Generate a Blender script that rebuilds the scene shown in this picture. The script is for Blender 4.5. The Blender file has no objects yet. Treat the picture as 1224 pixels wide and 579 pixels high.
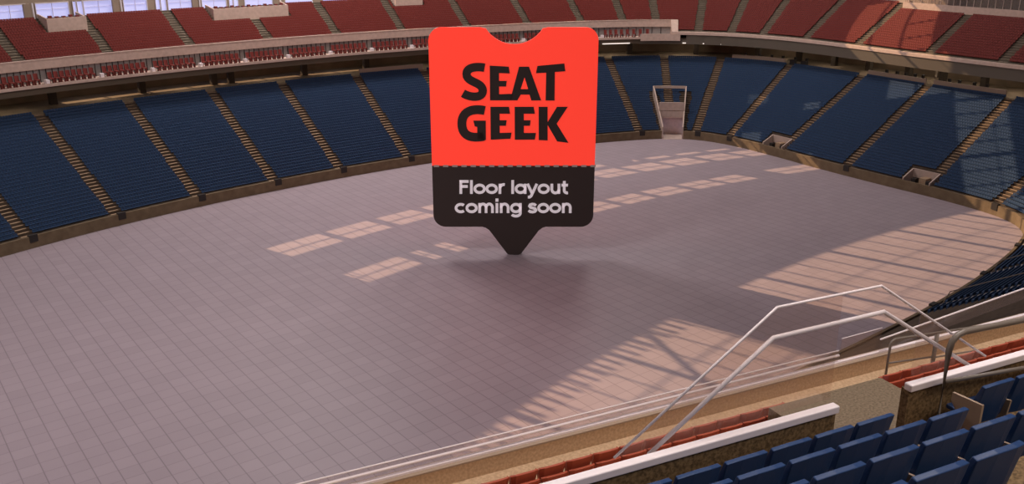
import bpy, math, random
import numpy as np
from mathutils import Vector, Matrix
random.seed(4)
SC = bpy.context.scene
COL = SC.collection
# The bowl is laid out on a plan whose unit is K metres (eye level 27 units above the floor); the near stand is in metres.
K = 1.9
H = 27.0*K
OFF = H-27.0
# ------------------------------------------------------------------ materials
def mat(name, col, rough=.6, var=None, scale=3.0, metal=0.0, spec=.3, detail=4, emit=None, es=0.0):
    m = bpy.data.materials.new(name); m.use_nodes = True
    nt = m.node_tree; b = nt.nodes['Principled BSDF']
    b.inputs['Base Color'].default_value = (*col, 1)
    b.inputs['Roughness'].default_value = rough
    b.inputs['Metallic'].default_value = metal
    b.inputs['Specular IOR Level'].default_value = spec
    if emit:
        b.inputs['Emission Color'].default_value = (*emit, 1)
        b.inputs['Emission Strength'].default_value = es
    if var:
        tc = nt.nodes.new('ShaderNodeTexCoord'); n = nt.nodes.new('ShaderNodeTexNoise')
        n.inputs['Scale'].default_value = scale; n.inputs['Detail'].default_value = detail
        r = nt.nodes.new('ShaderNodeValToRGB')
        r.color_ramp.elements[0].position = .35; r.color_ramp.elements[1].position = .65
        r.color_ramp.elements[0].color = (*col, 1); r.color_ramp.elements[1].color = (*var, 1)
        nt.links.new(tc.outputs['Object'], n.inputs['Vector'])
        nt.links.new(n.outputs['Fac'], r.inputs['Fac'])
        nt.links.new(r.outputs['Color'], b.inputs['Base Color'])
    return m

def glass(name, tint, fac=.12, rough=.1, body=(.8, .8, .8), bodyfac=.0):
    m = bpy.data.materials.new(name); m.use_nodes = True
    nt = m.node_tree; nt.nodes.clear()
    o = nt.nodes.new('ShaderNodeOutputMaterial'); t = nt.nodes.new('ShaderNodeBsdfTransparent')
    g = nt.nodes.new('ShaderNodeBsdfGlossy'); d = nt.nodes.new('ShaderNodeBsdfDiffuse')
    t.inputs['Color'].default_value = (*tint, 1); g.inputs['Roughness'].default_value = rough
    d.inputs['Color'].default_value = (*body, 1)
    m1 = nt.nodes.new('ShaderNodeMixShader'); m2 = nt.nodes.new('ShaderNodeMixShader')
    m1.inputs[0].default_value = fac; m2.inputs[0].default_value = bodyfac
    nt.links.new(t.outputs[0], m1.inputs[1]); nt.links.new(g.outputs[0], m1.inputs[2])
    nt.links.new(m1.outputs[0], m2.inputs[1]); nt.links.new(d.outputs[0], m2.inputs[2])
    nt.links.new(m2.outputs[0], o.inputs[0])
    return m

def floor_material():
    m = bpy.data.materials.new('floor_tiles'); m.use_nodes = True
    nt = m.node_tree; N = nt.nodes; Lk = nt.links; b = N['Principled BSDF']
    b.inputs['Roughness'].default_value = .45; b.inputs['Specular IOR Level'].default_value = .25
    tc = N.new('ShaderNodeTexCoord'); sep = N.new('ShaderNodeSeparateXYZ')
    Lk.new(tc.outputs['Object'], sep.inputs[0])
    def mth(op, a, bb=None, c=None):
        n = N.new('ShaderNodeMath'); n.operation = op
        for i, v in enumerate((a, bb, c)):
            if v is None: continue
            if isinstance(v, (int, float)): n.inputs[i].default_value = v
            else: Lk.new(v, n.inputs[i])
        return n.outputs[0]
    def line(axis, period, phase, w):
        v = mth('DIVIDE', mth('SUBTRACT', axis, phase), period)
        f = mth('FRACT', v); f = mth('ABSOLUTE', mth('SUBTRACT', f, .5))   # .5 at the line
        d = mth('MULTIPLY', mth('SUBTRACT', .5, f), period)
        return mth('SUBTRACT', 1.0, mth('MINIMUM', mth('DIVIDE', d, w), 1.0)), mth('FLOOR', v)
    lx, ix = line(sep.outputs[0], 1.057, 5.40, .045)
    ly, iy = line(sep.outputs[1], 1.081, 39.33, .032)
    lx = mth('MULTIPLY', lx, .42); ly = mth('MULTIPLY', ly, .32)
    ln = mth('MAXIMUM', lx, ly)
    wn = N.new('ShaderNodeTexWhiteNoise'); wn.noise_dimensions = '2D'
    cb = N.new('ShaderNodeCombineXYZ'); Lk.new(ix, cb.inputs[0]); Lk.new(iy, cb.inputs[1])
    Lk.new(cb.outputs[0], wn.inputs['Vector'])
    ns = N.new('ShaderNodeTexNoise'); ns.inputs['Scale'].default_value = .35; ns.inputs['Detail'].default_value = 5
    Lk.new(tc.outputs['Object'], ns.inputs['Vector'])
    v = mth('ADD', mth('MULTIPLY', wn.outputs['Value'], .07), mth('MULTIPLY', ns.outputs['Fac'], .10))
    v = mth('ADD', v, .91)
    v = mth('MULTIPLY', v, mth('SUBTRACT', 1.0, ln))
    mx = N.new('ShaderNodeVectorMath'); mx.operation = 'SCALE'
    mx.inputs[0].default_value = FLOOR_COL
    Lk.new(v, mx.inputs['Scale']); Lk.new(mx.outputs[0], b.inputs['Base Color'])
    return m

FLOOR_COL = (.385, .322, .360)
M = {}
M['floor'] = floor_material()
M['barrier'] = mat('barrier_concrete', (.155, .112, .068), .85, (.20, .148, .09), 1.3)
M['terrace'] = mat('terrace_concrete', (.085, .062, .045), .9, (.12, .088, .062), .8)
M['upper_terrace'] = mat('upper_terrace_concrete', (.12, .10, .075), .9, (.16, .13, .10), .8)
M['parapet'] = mat('parapet_concrete', (.58, .435, .36), .85, (.66, .50, .42), 2.5)
M['pale'] = mat('pale_concrete', (.48, .38, .32), .85, (.54, .43, .37), 2.0)
M['fascia'] = mat('dark_fascia', (.125, .105, .082), .7)
M['brown_fascia'] = mat('brown_fascia', (.135, .105, .072), .8)
M['concourse'] = mat('concourse_brown', (.21, .155, .10), .85, (.26, .19, .125), .7)
M['column'] = mat('column_brown', (.07, .055, .042), .8)
M['outer'] = mat('outer_wall', (.33, .26, .20), .85, (.38, .30, .23), .6)
M['roof'] = mat('roof_panels', (.30, .27, .25), .8)
M['steel'] = mat('roof_steel', (.10, .10, .11), .5)
M['step'] = mat('step_tread', (.36, .25, .16), .8, (.44, .31, .20), 3.0)
M['step_upper'] = mat('step_tread_upper', (.33, .28, .20), .8, (.42, .35, .26), 3.0)
M['step_grey'] = mat('step_tread_grey', (.36, .33, .30), .8, (.44, .41, .38), 3.0)
M['far_blue'] = mat('hazed_navy_plastic', (.038, .073, .146), .6, spec=.16)  # blue plastic greyed, distance haze put into the colour
M['riser_shade'] = mat('step_riser_shade', (.075, .045, .025), .9)  # dark between the treads, riser shade put into the colour
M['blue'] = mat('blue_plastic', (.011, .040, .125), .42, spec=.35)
M['red'] = mat('red_plastic', (.212, .043, .036), .45, spec=.3)
M['near_red'] = mat('brick_red_plastic', (.40, .085, .045), .5, spec=.3)
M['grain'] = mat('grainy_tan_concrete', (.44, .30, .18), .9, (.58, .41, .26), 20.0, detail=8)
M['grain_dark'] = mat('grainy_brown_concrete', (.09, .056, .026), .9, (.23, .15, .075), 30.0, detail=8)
M['grain_grey'] = mat('grainy_grey_concrete', (.125, .092, .058), .9, (.215, .162, .11), 24.0, detail=8)
M['white'] = mat('white_painted_rail', (.86, .78, .80), .4)
M['tube'] = mat('brown_painted_tube', (.17, .14, .115), .4, spec=.5)
M['stand'] = mat('tan_seat_standard', (.36, .27, .20), .6)
M['clear'] = glass('clear_glass', (.97, .95, .94), .03, .05, (.75, .5, .38), .05)
M['rail_glass'] = glass('rail_glass', (.96, .94, .94), .04, .05, (.7, .62, .62), .05)
M['suite_glass'] = mat('suite_glass', (.32, .305, .295), .25, spec=.5)
M['window_glass'] = mat('lit_window_glass', (.5, .5, .6), .3, emit=(.40, .42, .78), es=.80)
M['dark'] = mat('dark_fitting', (.035, .03, .028), .6)
M['black'] = mat('sign_dark', (.066, .050, .046), .6)
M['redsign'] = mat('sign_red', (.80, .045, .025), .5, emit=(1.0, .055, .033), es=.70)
M['ink'] = mat('sign_ink', (.056, .042, .038), .6)
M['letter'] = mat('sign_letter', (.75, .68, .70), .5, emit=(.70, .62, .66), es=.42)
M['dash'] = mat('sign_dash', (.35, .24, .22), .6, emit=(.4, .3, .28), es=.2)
M['lamp'] = mat('lamp_tube', (.9, .85, .8), .5, emit=(1.0, .86, .76), es=.75)
M['cup'] = mat('white_counter', (.80, .76, .80), .5)

# ------------------------------------------------------------------ mesh helpers
class MB:
    def __init__(s): s.v = []; s.f = []; s.m = []
    def quadbox(s, P, mi=0):           # 8 pts: bottom 4 (ccw), top 4
        o = len(s.v); s.v += [tuple(p) for p in P]
        for f in ((3, 2, 1, 0), (4, 5, 6, 7), (0, 1, 5, 4), (1, 2, 6, 5), (2, 3, 7, 6), (3, 0, 4, 7)):
            s.f.append(tuple(o + i for i in f)); s.m.append(mi)
    def box(s, x0, x1, y0, y1, z0, z1, mi=0):
        s.quadbox([(x0, y0, z0), (x1, y0, z0), (x1, y1, z0), (x0, y1, z0), (x0, y0, z1), (x1, y0, z1), (x1, y1, z1), (x0, y1, z1)], mi)
    def prism(s, poly, y0, y1, mi=0):   # polygon (x,z) extruded along y
        o = len(s.v); n = len(poly)
        s.v += [(x, y0, z) for x, z in poly] + [(x, y1, z) for x, z in poly]
        s.f.append(tuple(o + i for i in range(n))); s.m.append(mi)
        s.f.append(tuple(o + n + i for i in reversed(range(n)))); s.m.append(mi)
        for i in range(n):
            j = (i + 1) % n
            s.f.append((o + j, o + i, o + n + i, o + n + j)); s.m.append(mi)
    def tube(s, pts, r, n=10, mi=0):
        P = [Vector(p) for p in pts]; o = len(s.v); rings = len(P)
        ref = Vector((0, 0, 1))
        for i, p in enumerate(P):
            a = (P[i] - P[i-1]).normalized() if i else (P[1] - P[0]).normalized()
            b = (P[i+1] - P[i]).normalized() if i < rings - 1 else a
            t = (a + b).normalized(); k = 1 / max(.5, t.dot(a))
            u = t.cross(ref)
            if u.length < 1e-3: u = t.cross(Vector((0, 1, 0)))
            u.normalize(); w = t.cross(u).normalized()
            # widen in the bend plane
            bend = (b - a)
            for q in range(n):
                an = 2 * math.pi * q / n
                d = u * math.cos(an) + w * math.sin(an)
                if bend.length > 1e-4:
                    bn = (bend - t * bend.dot(t)).normalized(); d = d + bn * d.dot(bn) * (k - 1)
                s.v.append(tuple(p + d * r))
        for i in range(rings - 1):
            for q in range(n):
                q2 = (q + 1) % n
                s.f.append((o + i*n + q, o + i*n + q2, o + (i+1)*n + q2, o + (i+1)*n + q)); s.m.append(mi)
        s.f.append(tuple(o + q for q in reversed(range(n)))); s.m.append(mi)
        s.f.append(tuple(o + (rings-1)*n + q for q in range(n))); s.m.append(mi)
    def mesh(s, name, mats, smooth=False):
        me = bpy.data.meshes.new(name); me.from_pydata(s.v, [], s.f)
        for m in mats: me.materials.append(m)
        if len(mats) > 1: me.polygons.foreach_set('material_index', s.m)
        if smooth: me.polygons.foreach_set('use_smooth', [True] * len(me.polygons))
        me.update(); return me
    def build(s, name, mats, parent=None, smooth=False, loc=None, rz=0):
        if not isinstance(mats, (list, tuple)): mats = [mats]
        o = bpy.data.objects.new(name, s.mesh(name, mats, smooth)); COL.objects.link(o)
        if parent: o.parent = parent
        if loc is not None: o.location = loc
        o.rotation_euler.z = rz
        return o
def tag(o, label, cat, group=None, kind=None):
    o['label'] = label; o['category'] = cat
    if group: o['group'] = group
    if kind: o['kind'] = kind
    return o
def struct(o, label=None, cat=None):
    o['kind'] = 'structure'
    if label: o['label'] = label
    if cat: o['category'] = cat
    return o
def empty(name, loc=(0, 0, 0), rz=0, label=None, cat=None, group=None):
    o = bpy.data.objects.new(name, None); COL.objects.link(o)
    o.location = loc; o.rotation_euler.z = rz; o.empty_display_size = .3
    if label: tag(o, label, cat, group)
    return o
def copy_tree(root):
    r = root.copy(); COL.objects.link(r)
    for ch in list(root.children):
        c = ch.copy(); COL.objects.link(c); c.parent = r
        for g in list(ch.children):
            d = g.copy(); COL.objects.link(d); d.parent = c
    return r
ORD = ['first', 'second', 'third', 'fourth', 'fifth', 'sixth', 'seventh', 'eighth', 'ninth', 'tenth', 'eleventh', 'twelfth',
       'thirteenth', 'fourteenth', 'fifteenth', 'sixteenth', 'seventeenth', 'eighteenth', 'nineteenth', 'twentieth', 'twenty-first', 'twenty-second', 'twenty-third', 'twenty-fourth', 'twenty-fifth', 'twenty-sixth', 'twenty-seventh', 'twenty-eighth', 'twenty-ninth', 'thirtieth', 'thirty-first', 'thirty-second', 'thirty-third', 'thirty-fourth']

# ------------------------------------------------------------------ the bowl's plan curve (floor edge)
CP = [(-8,78),(2,83.5),(12,87.3),(21,89.8),(30,91.5),(39,92.5),(48,93.0),(57,92.8),(66,91.8),(75,90.2),(83,88.2),(89.5,85.6),(93,82.2),(94.2,77),(93.8,70),(92.8,62),(92.2,54),(91.8,46.5),(90.5,40),(87.2,36.2),(80,33.6),(71,31.9),(62,30.9),(55,30.5),(48,30.3),(40,30.4),(28,31.2),(15,33.2),(5,37),(-5,43),(-12,51),(-14,60),(-12.5,69)]
def make_curve(n=12):
    P = np.array(CP, float); m = len(P); out = []
    for i in range(m):
        p0, p1, p2, p3 = P[i-1], P[i], P[(i+1) % m], P[(i+2) % m]
        for k in range(n):
            t = k / n
            out.append(.5*((2*p1)+(p2-p0)*t+(2*p0-5*p1+4*p2-p3)*t*t+(3*p1-p0-3*p2+p3)*t**3))
    C = np.array(out)
    for it in range(6): C = (np.roll(C, 1, 0)+2*C+np.roll(C, -1, 0))/4
    T = np.roll(C, -1, 0)-np.roll(C, 1, 0); T /= np.linalg.norm(T, axis=1)[:, None]
    N = np.stack([-T[:, 1], T[:, 0]], 1)
    for it in range(30): N = (np.roll(N, 1, 0)+2*N+np.roll(N, -1, 0))/4
    return C, N/np.linalg.norm(N, axis=1)[:, None]
CC, CN = make_curve()
SEG = np.linalg.norm(np.roll(CC, -1, 0)-CC, axis=1)
CS = np.concatenate([[0], np.cumsum(SEG)]); PER = CS[-1]
CCx = np.vstack([CC, CC[:1]]); CNx = np.vstack([CN, CN[:1]])
def cpt(s, d=0.0):
    s = s % PER
    x = np.array([np.interp(s, CS, CCx[:, 0]), np.interp(s, CS, CCx[:, 1])])
    n = np.array([np.interp(s, CS, CNx[:, 0]), np.interp(s, CS, CNx[:, 1])]); n /= np.linalg.norm(n)
    return x + n*d, n
def svals(s0, s1, step=1.0):
    n = max(1, int(math.ceil((s1-s0)/step))); return [s0+(s1-s0)*i/n for i in range(n+1)]
def sweep(mb, profile, s0, s1, step=1.0, closed=True, mi=0, caps=True):
    """profile: list of (d, z); swept along the bowl"""
    ss = svals(s0, s1, step); o = len(mb.v); k = len(profile)
    for s in ss:
        for d, z in profile:
            p, n = cpt(s, d); mb.v.append((p[0], p[1], z))
    kk = k if closed else k-1
    for i in range(len(ss)-1):
        for j in range(kk):
            j2 = (j+1) % k
            mb.f.append((o+i*k+j, o+(i+1)*k+j, o+(i+1)*k+j2, o+i*k+j2)); mb.m.append(mi)
    if caps and closed:
        mb.f.append(tuple(o+j for j in range(k))); mb.m.append(mi)
        e = o+(len(ss)-1)*k
        mb.f.append(tuple(e+j for j in reversed(range(k)))); mb.m.append(mi)
def slab(mb, d0, d1, z0, z1, s0, s1, step=1.0, mi=0):
    sweep(mb, [(d0, z0), (d1, z0), (d1, z1), (d0, z1)], s0, s1, step, True, mi)
def radial_box(mb, s, w, d0, d1, z0, z1, z2=None, z3=None, mi=0):
    """box of width w centred on the radial line s, from d0 to d1 (bottom z0, top z1 at d0; z2,z3 at d1)"""
    if z2 is None: z2, z3 = z0, z1
    p0, n = cpt(s, d0); p1, _ = cpt(s, d1); t = np.array([n[1], -n[0]])*w/2
    a, b, c, d = p0-t, p0+t, p1+t, p1-t
    mb.quadbox([(*a, z0), (*b, z0), (*c, z2), (*d, z2), (*a, z1), (*b, z1), (*c, z3), (*d, z3)], mi)

S_L, S_R = -14.0, 270.0
# ------------------------------------------------------------------ floor
mb = MB()
pts = [cpt(s, .3)[0] for s in svals(0, PER-1.5, 1.5)]
mb.v += [(p[0], p[1], 0) for p in pts]; mb.f.append(tuple(reversed(range(len(pts))))); mb.m.append(0)
struct(mb.build('floor', M['floor']), 'grey mauve tiled arena floor', 'floor')

# ------------------------------------------------------------------ lower bowl
WALL_H = 1.1; ROW = .4; RISE = .24; NROW = 34
PORT0, PORT1, PORTD = 101.6, 104.3, 3.7
LOW_AISLES = [13.8, 22.3, 30.8, 39.3, 48.1, 56.3, 65.3, 73.9, 82.3, 90.6, 98.4, 102.9, 106.0, 110.7, 119.4, 129.4, 139.7, 147.5, 161.2, 170.5, 179.8]
PITS = [(116.4, 119.5), (136.9, 140.0)]
def low_z(d): return 1.05 + RISE*math.floor((d-.4)/ROW + 1e-6)
notch_aisles = [a for a in LOW_AISLES if a != 102.9]
mb = MB()
cuts = [(S_L, PORT0), (PORT1, S_R)]
for a, b in cuts: slab(mb, 0, .22, 0, WALL_H, a, b)
barrier = struct(mb.build('wall_arena_barrier', M['barrier']), 'low tan concrete wall around the arena floor', 'wall')
mb = MB()
def rows_profile(r0, r1):
    pr = []
    for r in range(r0, r1):
        d0 = .4+ROW*r; z = 1.05+RISE*r
        pr += [(d0, z), (d0+ROW, z)]
    return pr
for a, b, r0 in ((S_L, PITS[0][0]-.0, 0), (PITS[0][1], PITS[1][0], 0), (PITS[1][1], S_R, 0), (PITS[0][0], PITS[0][1], 4), (PITS[1][0], PITS[1][1], 4)):
    for a2, b2, rr in (((a, min(b, PORT0), r0), (PORT0, PORT1, 9), (PORT1, b, r0)) if a < PORT0 < b else ((a, b, r0),)):
        pr = rows_profile(rr, NROW)
        pr = [(pr[0][0], 0.0)] + pr
        if rr == 0: pr = [(.2, WALL_H-.15), (.4, WALL_H-.15)] + pr[1:]
        sweep(mb, pr, a2, b2, 1.0, False, 0)
for a, b in PITS: slab(mb, .2, 2.0, .2, .55, a, b)
struct(mb.build('lower_terrace', M['terrace']), 'brown concrete terrace under the lower bowl seats', 'terrace')

def aisle(name, s, d0, d1, zf, w, mats, dark_notch=False, rowlen=ROW, rise=RISE, label=''):
    mb = MB(); d = d0
    while d < d1-1e-3:
        z = zf(d+.01)
        radial_box(mb, s, w, d, d+rowlen, z-.02, z+.012, mi=1)
        radial_box(mb, s, w*.96, d+.02, d+rowlen*.62, z+.012, z+.026, mi=0)
        d += rowlen
    o = mb.build(name, mats)
    struct(o, label, 'stairs'); return o
for k, s in enumerate(LOW_AISLES):
    d0 = .4; 
    if s == 102.9: d0 = .4+ROW*8
    elif any(a < s < b for a, b in PITS): d0 = .4+ROW*4
    aisle('aisle_stairs', s, d0, .4+ROW*NROW, low_z, 1.0, [M['step'] if s < 155 else M['step_grey'], M['riser_shade']], label='tan stepped aisle between navy seat blocks')
for s in notch_aisles:
    if any(a < s < b for a, b in PITS): continue
    g = MB(); radial_box(g, s+.35, .75, -.06, .30, .55, WALL_H+.12, mi=0)
    g.build('dark_notch', M['dark'], barrier)  # dark box painted in for the shaded gap at the aisle foot

# ------------------------------------------------------------------ upper deck
UP_AISLES = [13.0, 21.6, 30.2, 38.3, 46.6, 55.5, 63.6, 71.6, 80.2, 88.5, 95.4, 99.8, 102.3, 104.75, 106.6, 108.7, 112.6, 119.3, 130.0, 139.0, 148.5]
def up_z(d): return 13.15 + RISE*math.floor((d-12.3)/ROW + 1e-6)
BOX_END = 103.2; UPD = 20.7; RWALL = 119.9; RWD = 19.5
mb = MB()
def up_profile(r0, r1):
    pr = []
    for r in range(r0, r1):
        d0 = 12.3+ROW*r; z = 13.15+RISE*r
        pr += [(d0, z), (d0+ROW, z)]
    return pr
pr = up_profile(4, 21); pr = pr[:-1]+[(UPD+.4, pr[-1][1])]
sweep(mb, [(14.1, 13.7)]+pr, S_L, BOX_END, 1.0, False)
pr = up_profile(0, 21); pr = pr[:-1]+[(UPD+.4, pr[-1][1])]
sweep(mb, [(12.2, 12.9)]+pr, BOX_END, RWALL, 1.0, False)
sweep(mb, [(12.2, 12.9)]+up_profile(0, 18), RWALL, 160, 1.0, False)
struct(mb.build('upper_terrace', M['upper_terrace']), 'concrete terrace under the red upper deck seats', 'terrace')
VOMS = [(34.5, 38.1, 18.4, 16.75, 18.05), (51.1, 59.6, 18.4, 16.8, 18.0), (72.6, 76.1, 18.9, 17.1, 18.3)]
for s in UP_AISLES:
    d0 = 13.9 if s < BOX_END else 12.3
    d1 = 12.3+ROW*20
    if s == 55.5: d1 = 18.1
    if s > RWALL: d1 = 12.3+ROW*17.8
    aisle('upper_aisle_stairs', s, d0, d1, up_z, 1.1, [M['step_upper'], M['riser_shade']], label='pale stepped aisle between red upper seat blocks')

# parapet over the boxes, suite glass, ledge and fascia
mb = MB(); slab(mb, 13.8, 14.03, 13.55, 14.45, S_L, BOX_END)
sweep(mb, [(13.77, 14.45), (14.05, 14.45), (14.05, 14.55), (13.77, 14.55)], S_L, BOX_END)
struct(mb.build('wall_balcony_front', M['parapet']), 'pinkish concrete parapet below the red upper deck', 'wall')
mb = MB(); slab(mb, 12.0, 14.9, 12.0, 12.2, S_L, BOX_END)
slab(mb, 11.95, 12.05, 12.0, 12.3, S_L, BOX_END)
slab(mb, 11.9, 12.0, 11.75, 12.75, 101.0, BOX_END+.55)
struct(mb.build('balcony_ledge', M['parapet']), 'narrow pinkish ledge carrying the red box chairs', 'ledge')
mb = MB(); slab(mb, 12.15, 12.4, 11.35, 12.0, S_L, 101.0, 1.0, 1); slab(mb, 12.0, 12.3, 11.3, 12.62, BOX_END+.9, 160); 
slab(mb, 12.15, 12.4, 11.3, 12.0, 101.0, BOX_END+.9)
struct(mb.build('fascia_band', [M['fascia'], M['brown_fascia']]), 'dark grey fascia under the upper deck', 'fascia')
mb = MB(); sweep(mb, [(11.9, 12.62), (12.3, 12.62), (12.3, 13.05), (11.9, 13.0)], BOX_END+.3, 160)
struct(mb.build('trim_1', M['parapet']), 'pink concrete kerb in front of the corner red seats', 'kerb')
# end wall closing the row of boxes (slopes down from parapet to kerb)
p = [(11.95, 12.0), (14.1, 12.0), (14.1, 14.55), (13.85, 14.55), (11.95, 13.05)]
mb = MB(); sweep(mb, p, BOX_END, BOX_END+.4, .4)
struct(mb.build('trim_2', M['parapet']), 'sloping pink end wall closing the balcony boxes', 'wall')
# suite fronts and the box chairs
def chair_mesh(name, m, w=.46, simple=True):
    c = MB(); back_shell(c, w, .40, .84, .05, 0); c.box(-w*.44, w*.44, .02, .42, .40, .46); return c.mesh(name, [m])
def back_shell(c, w, z0, z1, tilt, mi=0, y=0.0, th=.035, wrap=.05):
    xs = [-.5*w, -.36*w, 0, .36*w, .5*w]; ys = [wrap, .0, -.012, .0, wrap]; zt = [-.035, 0, .004, 0, -.035]
    o = len(c.v)
    for lay, (zz, dy) in enumerate(((z0, 0), (z1, -tilt))):
        sc = .92 if lay == 0 else 1.0
        for k in range(5):
            z = zz+(zt[k] if lay else 0)
            c.v.append((xs[k]*sc, y+ys[k]+dy, z)); c.v.append((xs[k]*sc*.96, y+ys[k]+dy+th, z))
    idx = lambda lay, k, fr: o+lay*10+k*2+fr
    for k in range(4):
        c.f.append((idx(0, k, 0), idx(0, k+1, 0), idx(1, k+1, 0), idx(1, k, 0)))
        c.f.append((idx(0, k+1, 1), idx(0, k, 1), idx(1, k, 1), idx(1, k+1, 1)))
        c.f.append((idx(1, k, 0), idx(1, k+1, 0), idx(1, k+1, 1), idx(1, k, 1)))
        c.f.append((idx(0, k+1, 0), idx(0, k, 0), idx(0, k, 1), idx(0, k+1, 1)))
        c.m += [mi]*4
    for k in (0, 4):
        c.f.append((idx(0, k, 0), idx(1, k, 0), idx(1, k, 1), idx(0, k, 1))); c.m.append(mi)
cb = MB(); back_shell(cb, .46, .42, 1.10, .10, 0); cb.box(-.21, .21, .02, .48, .44, .53); cb.box(-.22, -.16, .0, .4, .0, .44); cb.box(.16, .22, .0, .4, .0, .44)
BOXCH = cb.mesh('box_chair', [M['red']])
def rot_for(n):                     # object's +y faces the floor centre (-n)
    return math.atan2(n[0], -n[1])
boxes = []; s = 16.4; bi = 0
while s < BOX_END-2.0:
    boxes.append(s); s += 5.06
BOXCOUNT = 0
RED_IND = []
for bi, s0 in enumerate(boxes):
    for dd, zz, tier in ((13.35, 12.52, 'back'), (12.72, 12.2, 'front')):
        if tier == 'back': continue
        for k in range(8):
            sc = s0+.45+k*.545
            if sc > BOX_END-.4: continue
            p, n = cpt(sc, 12.95)
            o = bpy.data.objects.new('box_chair', BOXCH); COL.objects.link(o)
            o.location = (p[0], p[1], 12.2); o.rotation_euler.z = rot_for(n)
            tag(o, 'red chair in the %s balcony box counted from the left frame edge' % ORD[bi], 'chair', 'red chairs in balcony box %s' % ORD[bi])
            RED_IND.append(o)
    # suite window behind the chairs
    f = MB(); e = BOX_END if bi == len(boxes)-1 else s0+5.06
    for q in svals(s0, e-.001, .63)[:-1]: radial_box(f, q, .05, 13.9, 14.0, 12.2, 13.55)
    fr = f.build('window_%d' % (bi+1), M['dark']); struct(fr, 'grey glazed front of the %s balcony suite' % ORD[bi], 'window')
    g = MB(); slab(g, 14.0, 14.06, 12.2, 13.56, s0, e, .8); g.build('pane', M['suite_glass'], fr)
    c = MB(); radial_box(c, s0+.06, .34, 12.45, 13.0, 12.2, 12.62)
    tag(c.build('drinks_counter', M['cup']), 'small white counter at the left end of the %s balcony box' % ORD[bi], 'counter', None)

# vomitory walls within the upper deck
for k, (a, b, d, z0, z1) in enumerate(VOMS):
    e = empty('upper_vomitory', (*cpt((a+b)/2, d)[0], z0), 0, ['pale walled entrance box in red seats at top left corner', 'wide pale walled entrance box with an aisle rising to it', 'pale walled entrance box at top edge left of the sign'][k], 'entrance')
    loc = Vector(e.location)
    def part(nm, mbx, m):
        o = mbx.build(nm, m, e); o.location = -loc; return o
    q = MB(); slab(q, d-.12, d+.05, z0-.4, z1, a, b, .8); part('front_wall', q, M['parapet'])
    q = MB(); radial_box(q, a+.08, .16, d, UPD-.1, z0-.4, z1, z0, z1+.35); part('side_wall', q, M['parapet'])
    q = MB(); radial_box(q, b-.08, .16, d, UPD-.1, z0-.4, z1, z0, z1+.35); part('side_wall', q, M['parapet'])
    for j in range(int((b-a)/.62)):
        q = MB(); radial_box(q, a+.5+j*.62, .34, d+.25, d+.6, z1-.5, z1+.14 + .1*(j % 3 == 0))
        part('stool', q, M['red'])

# ------------------------------------------------------------------ concourse behind the lower bowl
Z_C = 1.05+RISE*NROW + .1
mb = MB(); slab(mb, .4+ROW*NROW-.05, 22.2, Z_C-1.2, Z_C-.25, S_L, 206)
struct(mb.build('concourse_floor', M['concourse']), 'brown concourse floor behind the lower bowl', 'floor')
mb = MB(); slab(mb, 14.0, 22.2, 11.9, 12.0, S_L, 160); 
struct(mb.build('ceiling_concourse', M['concourse']), 'brown soffit over the concourse', 'ceiling')
mb = MB()
OPEN = [(34.5+i*4.2, 34.5+i*4.2+3.9) for i in range(8)]
def wall_with_gaps(mb, d0, d1, z0, z1, s0, s1, gaps, zg0, zg1, mi=0, step=1.0):
    slab(mb, d0, d1, z0, zg0, s0, s1, step, mi); slab(mb, d0, d1, zg1, z1, s0, s1, step, mi)
    cur = s0
    for a, b in gaps:
        if a > cur: slab(mb, d0, d1, zg0, zg1, cur, a, step, mi)
        cur = b
    if cur < s1: slab(mb, d0, d1, zg0, zg1, cur, s1, step, mi)
wall_with_gaps(mb, 22.0, 22.25, Z_C-.4, 12.0, S_L, 165, OPEN, 10.75, 11.55)
struct(mb.build('wall_concourse_back', M['concourse']), 'brown back wall of the concourse', 'wall')
for s in (25, 34, 42.6, 50.4, 52.4, 61, 68.5, 77, 86, 94, 101, 104.6, 107.5, 110, 113, 117, 122.5, 128, 134, 140):
    c = MB(); radial_box(c, s, .7, 18.2, 18.9, Z_C-.3, 11.95)
    tag(c.build('concourse_column', M['column']), 'dark concourse column standing behind the lower bowl', 'column', 'concourse columns')
for q, lab in ((161.2, 'farthest of the three'), (170.5, 'middle one of the three'), (179.8, 'nearest of the three')):
    e = empty('aisle_rail', (*cpt(q, 1.0)[0], 1.0), 0, 'thin dark lower bowl aisle rail near the right frame edge, '+lab, 'rail')
    g = MB(); P = [cpt(q, d)[0] for d in (.6, 1.0, 6.0, 11.0)]
    g.tube([(P[0][0], P[0][1], 1.2), (P[1][0], P[1][1], 2.3), (P[2][0], P[2][1], 5.3), (P[3][0], P[3][1], 8.3)], .04, 6)
    o = g.build('handrail', M['tube'], e); o.location = -Vector(e.location)
# accessible platform rims at the back of four seat blocks
for nm, a, b in (('left of the sign', 65.9, 74.0), ('right of the corner', 106.6, 110.2), ('in the middle of the right stand', 120.0, 128.9), ('near the right frame edge', 130.0, 139.1)):
    q = MB(); slab(q, .4+ROW*NROW+.02, .4+ROW*NROW+.2, Z_C-.2, Z_C+.58, a, b)
    tag(q.build('platform_rim', M['stand']), 'thin pale rim along the back seats ' + nm, 'ledge')
for k, s in enumerate((107.2, 108.0, 108.8, 109.6, 110.6, 111.6, 121.6, 123.2, 124.6, 126.0, 127.3, 131.2, 132.6, 134.6, 136.2)):
    q = MB(); radial_box(q, s, .75, 14.6, 15.2, Z_C-.25, Z_C+.42); radial_box(q, s, .3, 15.3, 15.6, Z_C-.25, Z_C+.75)
    tag(q.build('concourse_stand', M['dark']), 'small dark stand at the back of the lower bowl', 'stand', 'dark stands on the right concourse')
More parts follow.
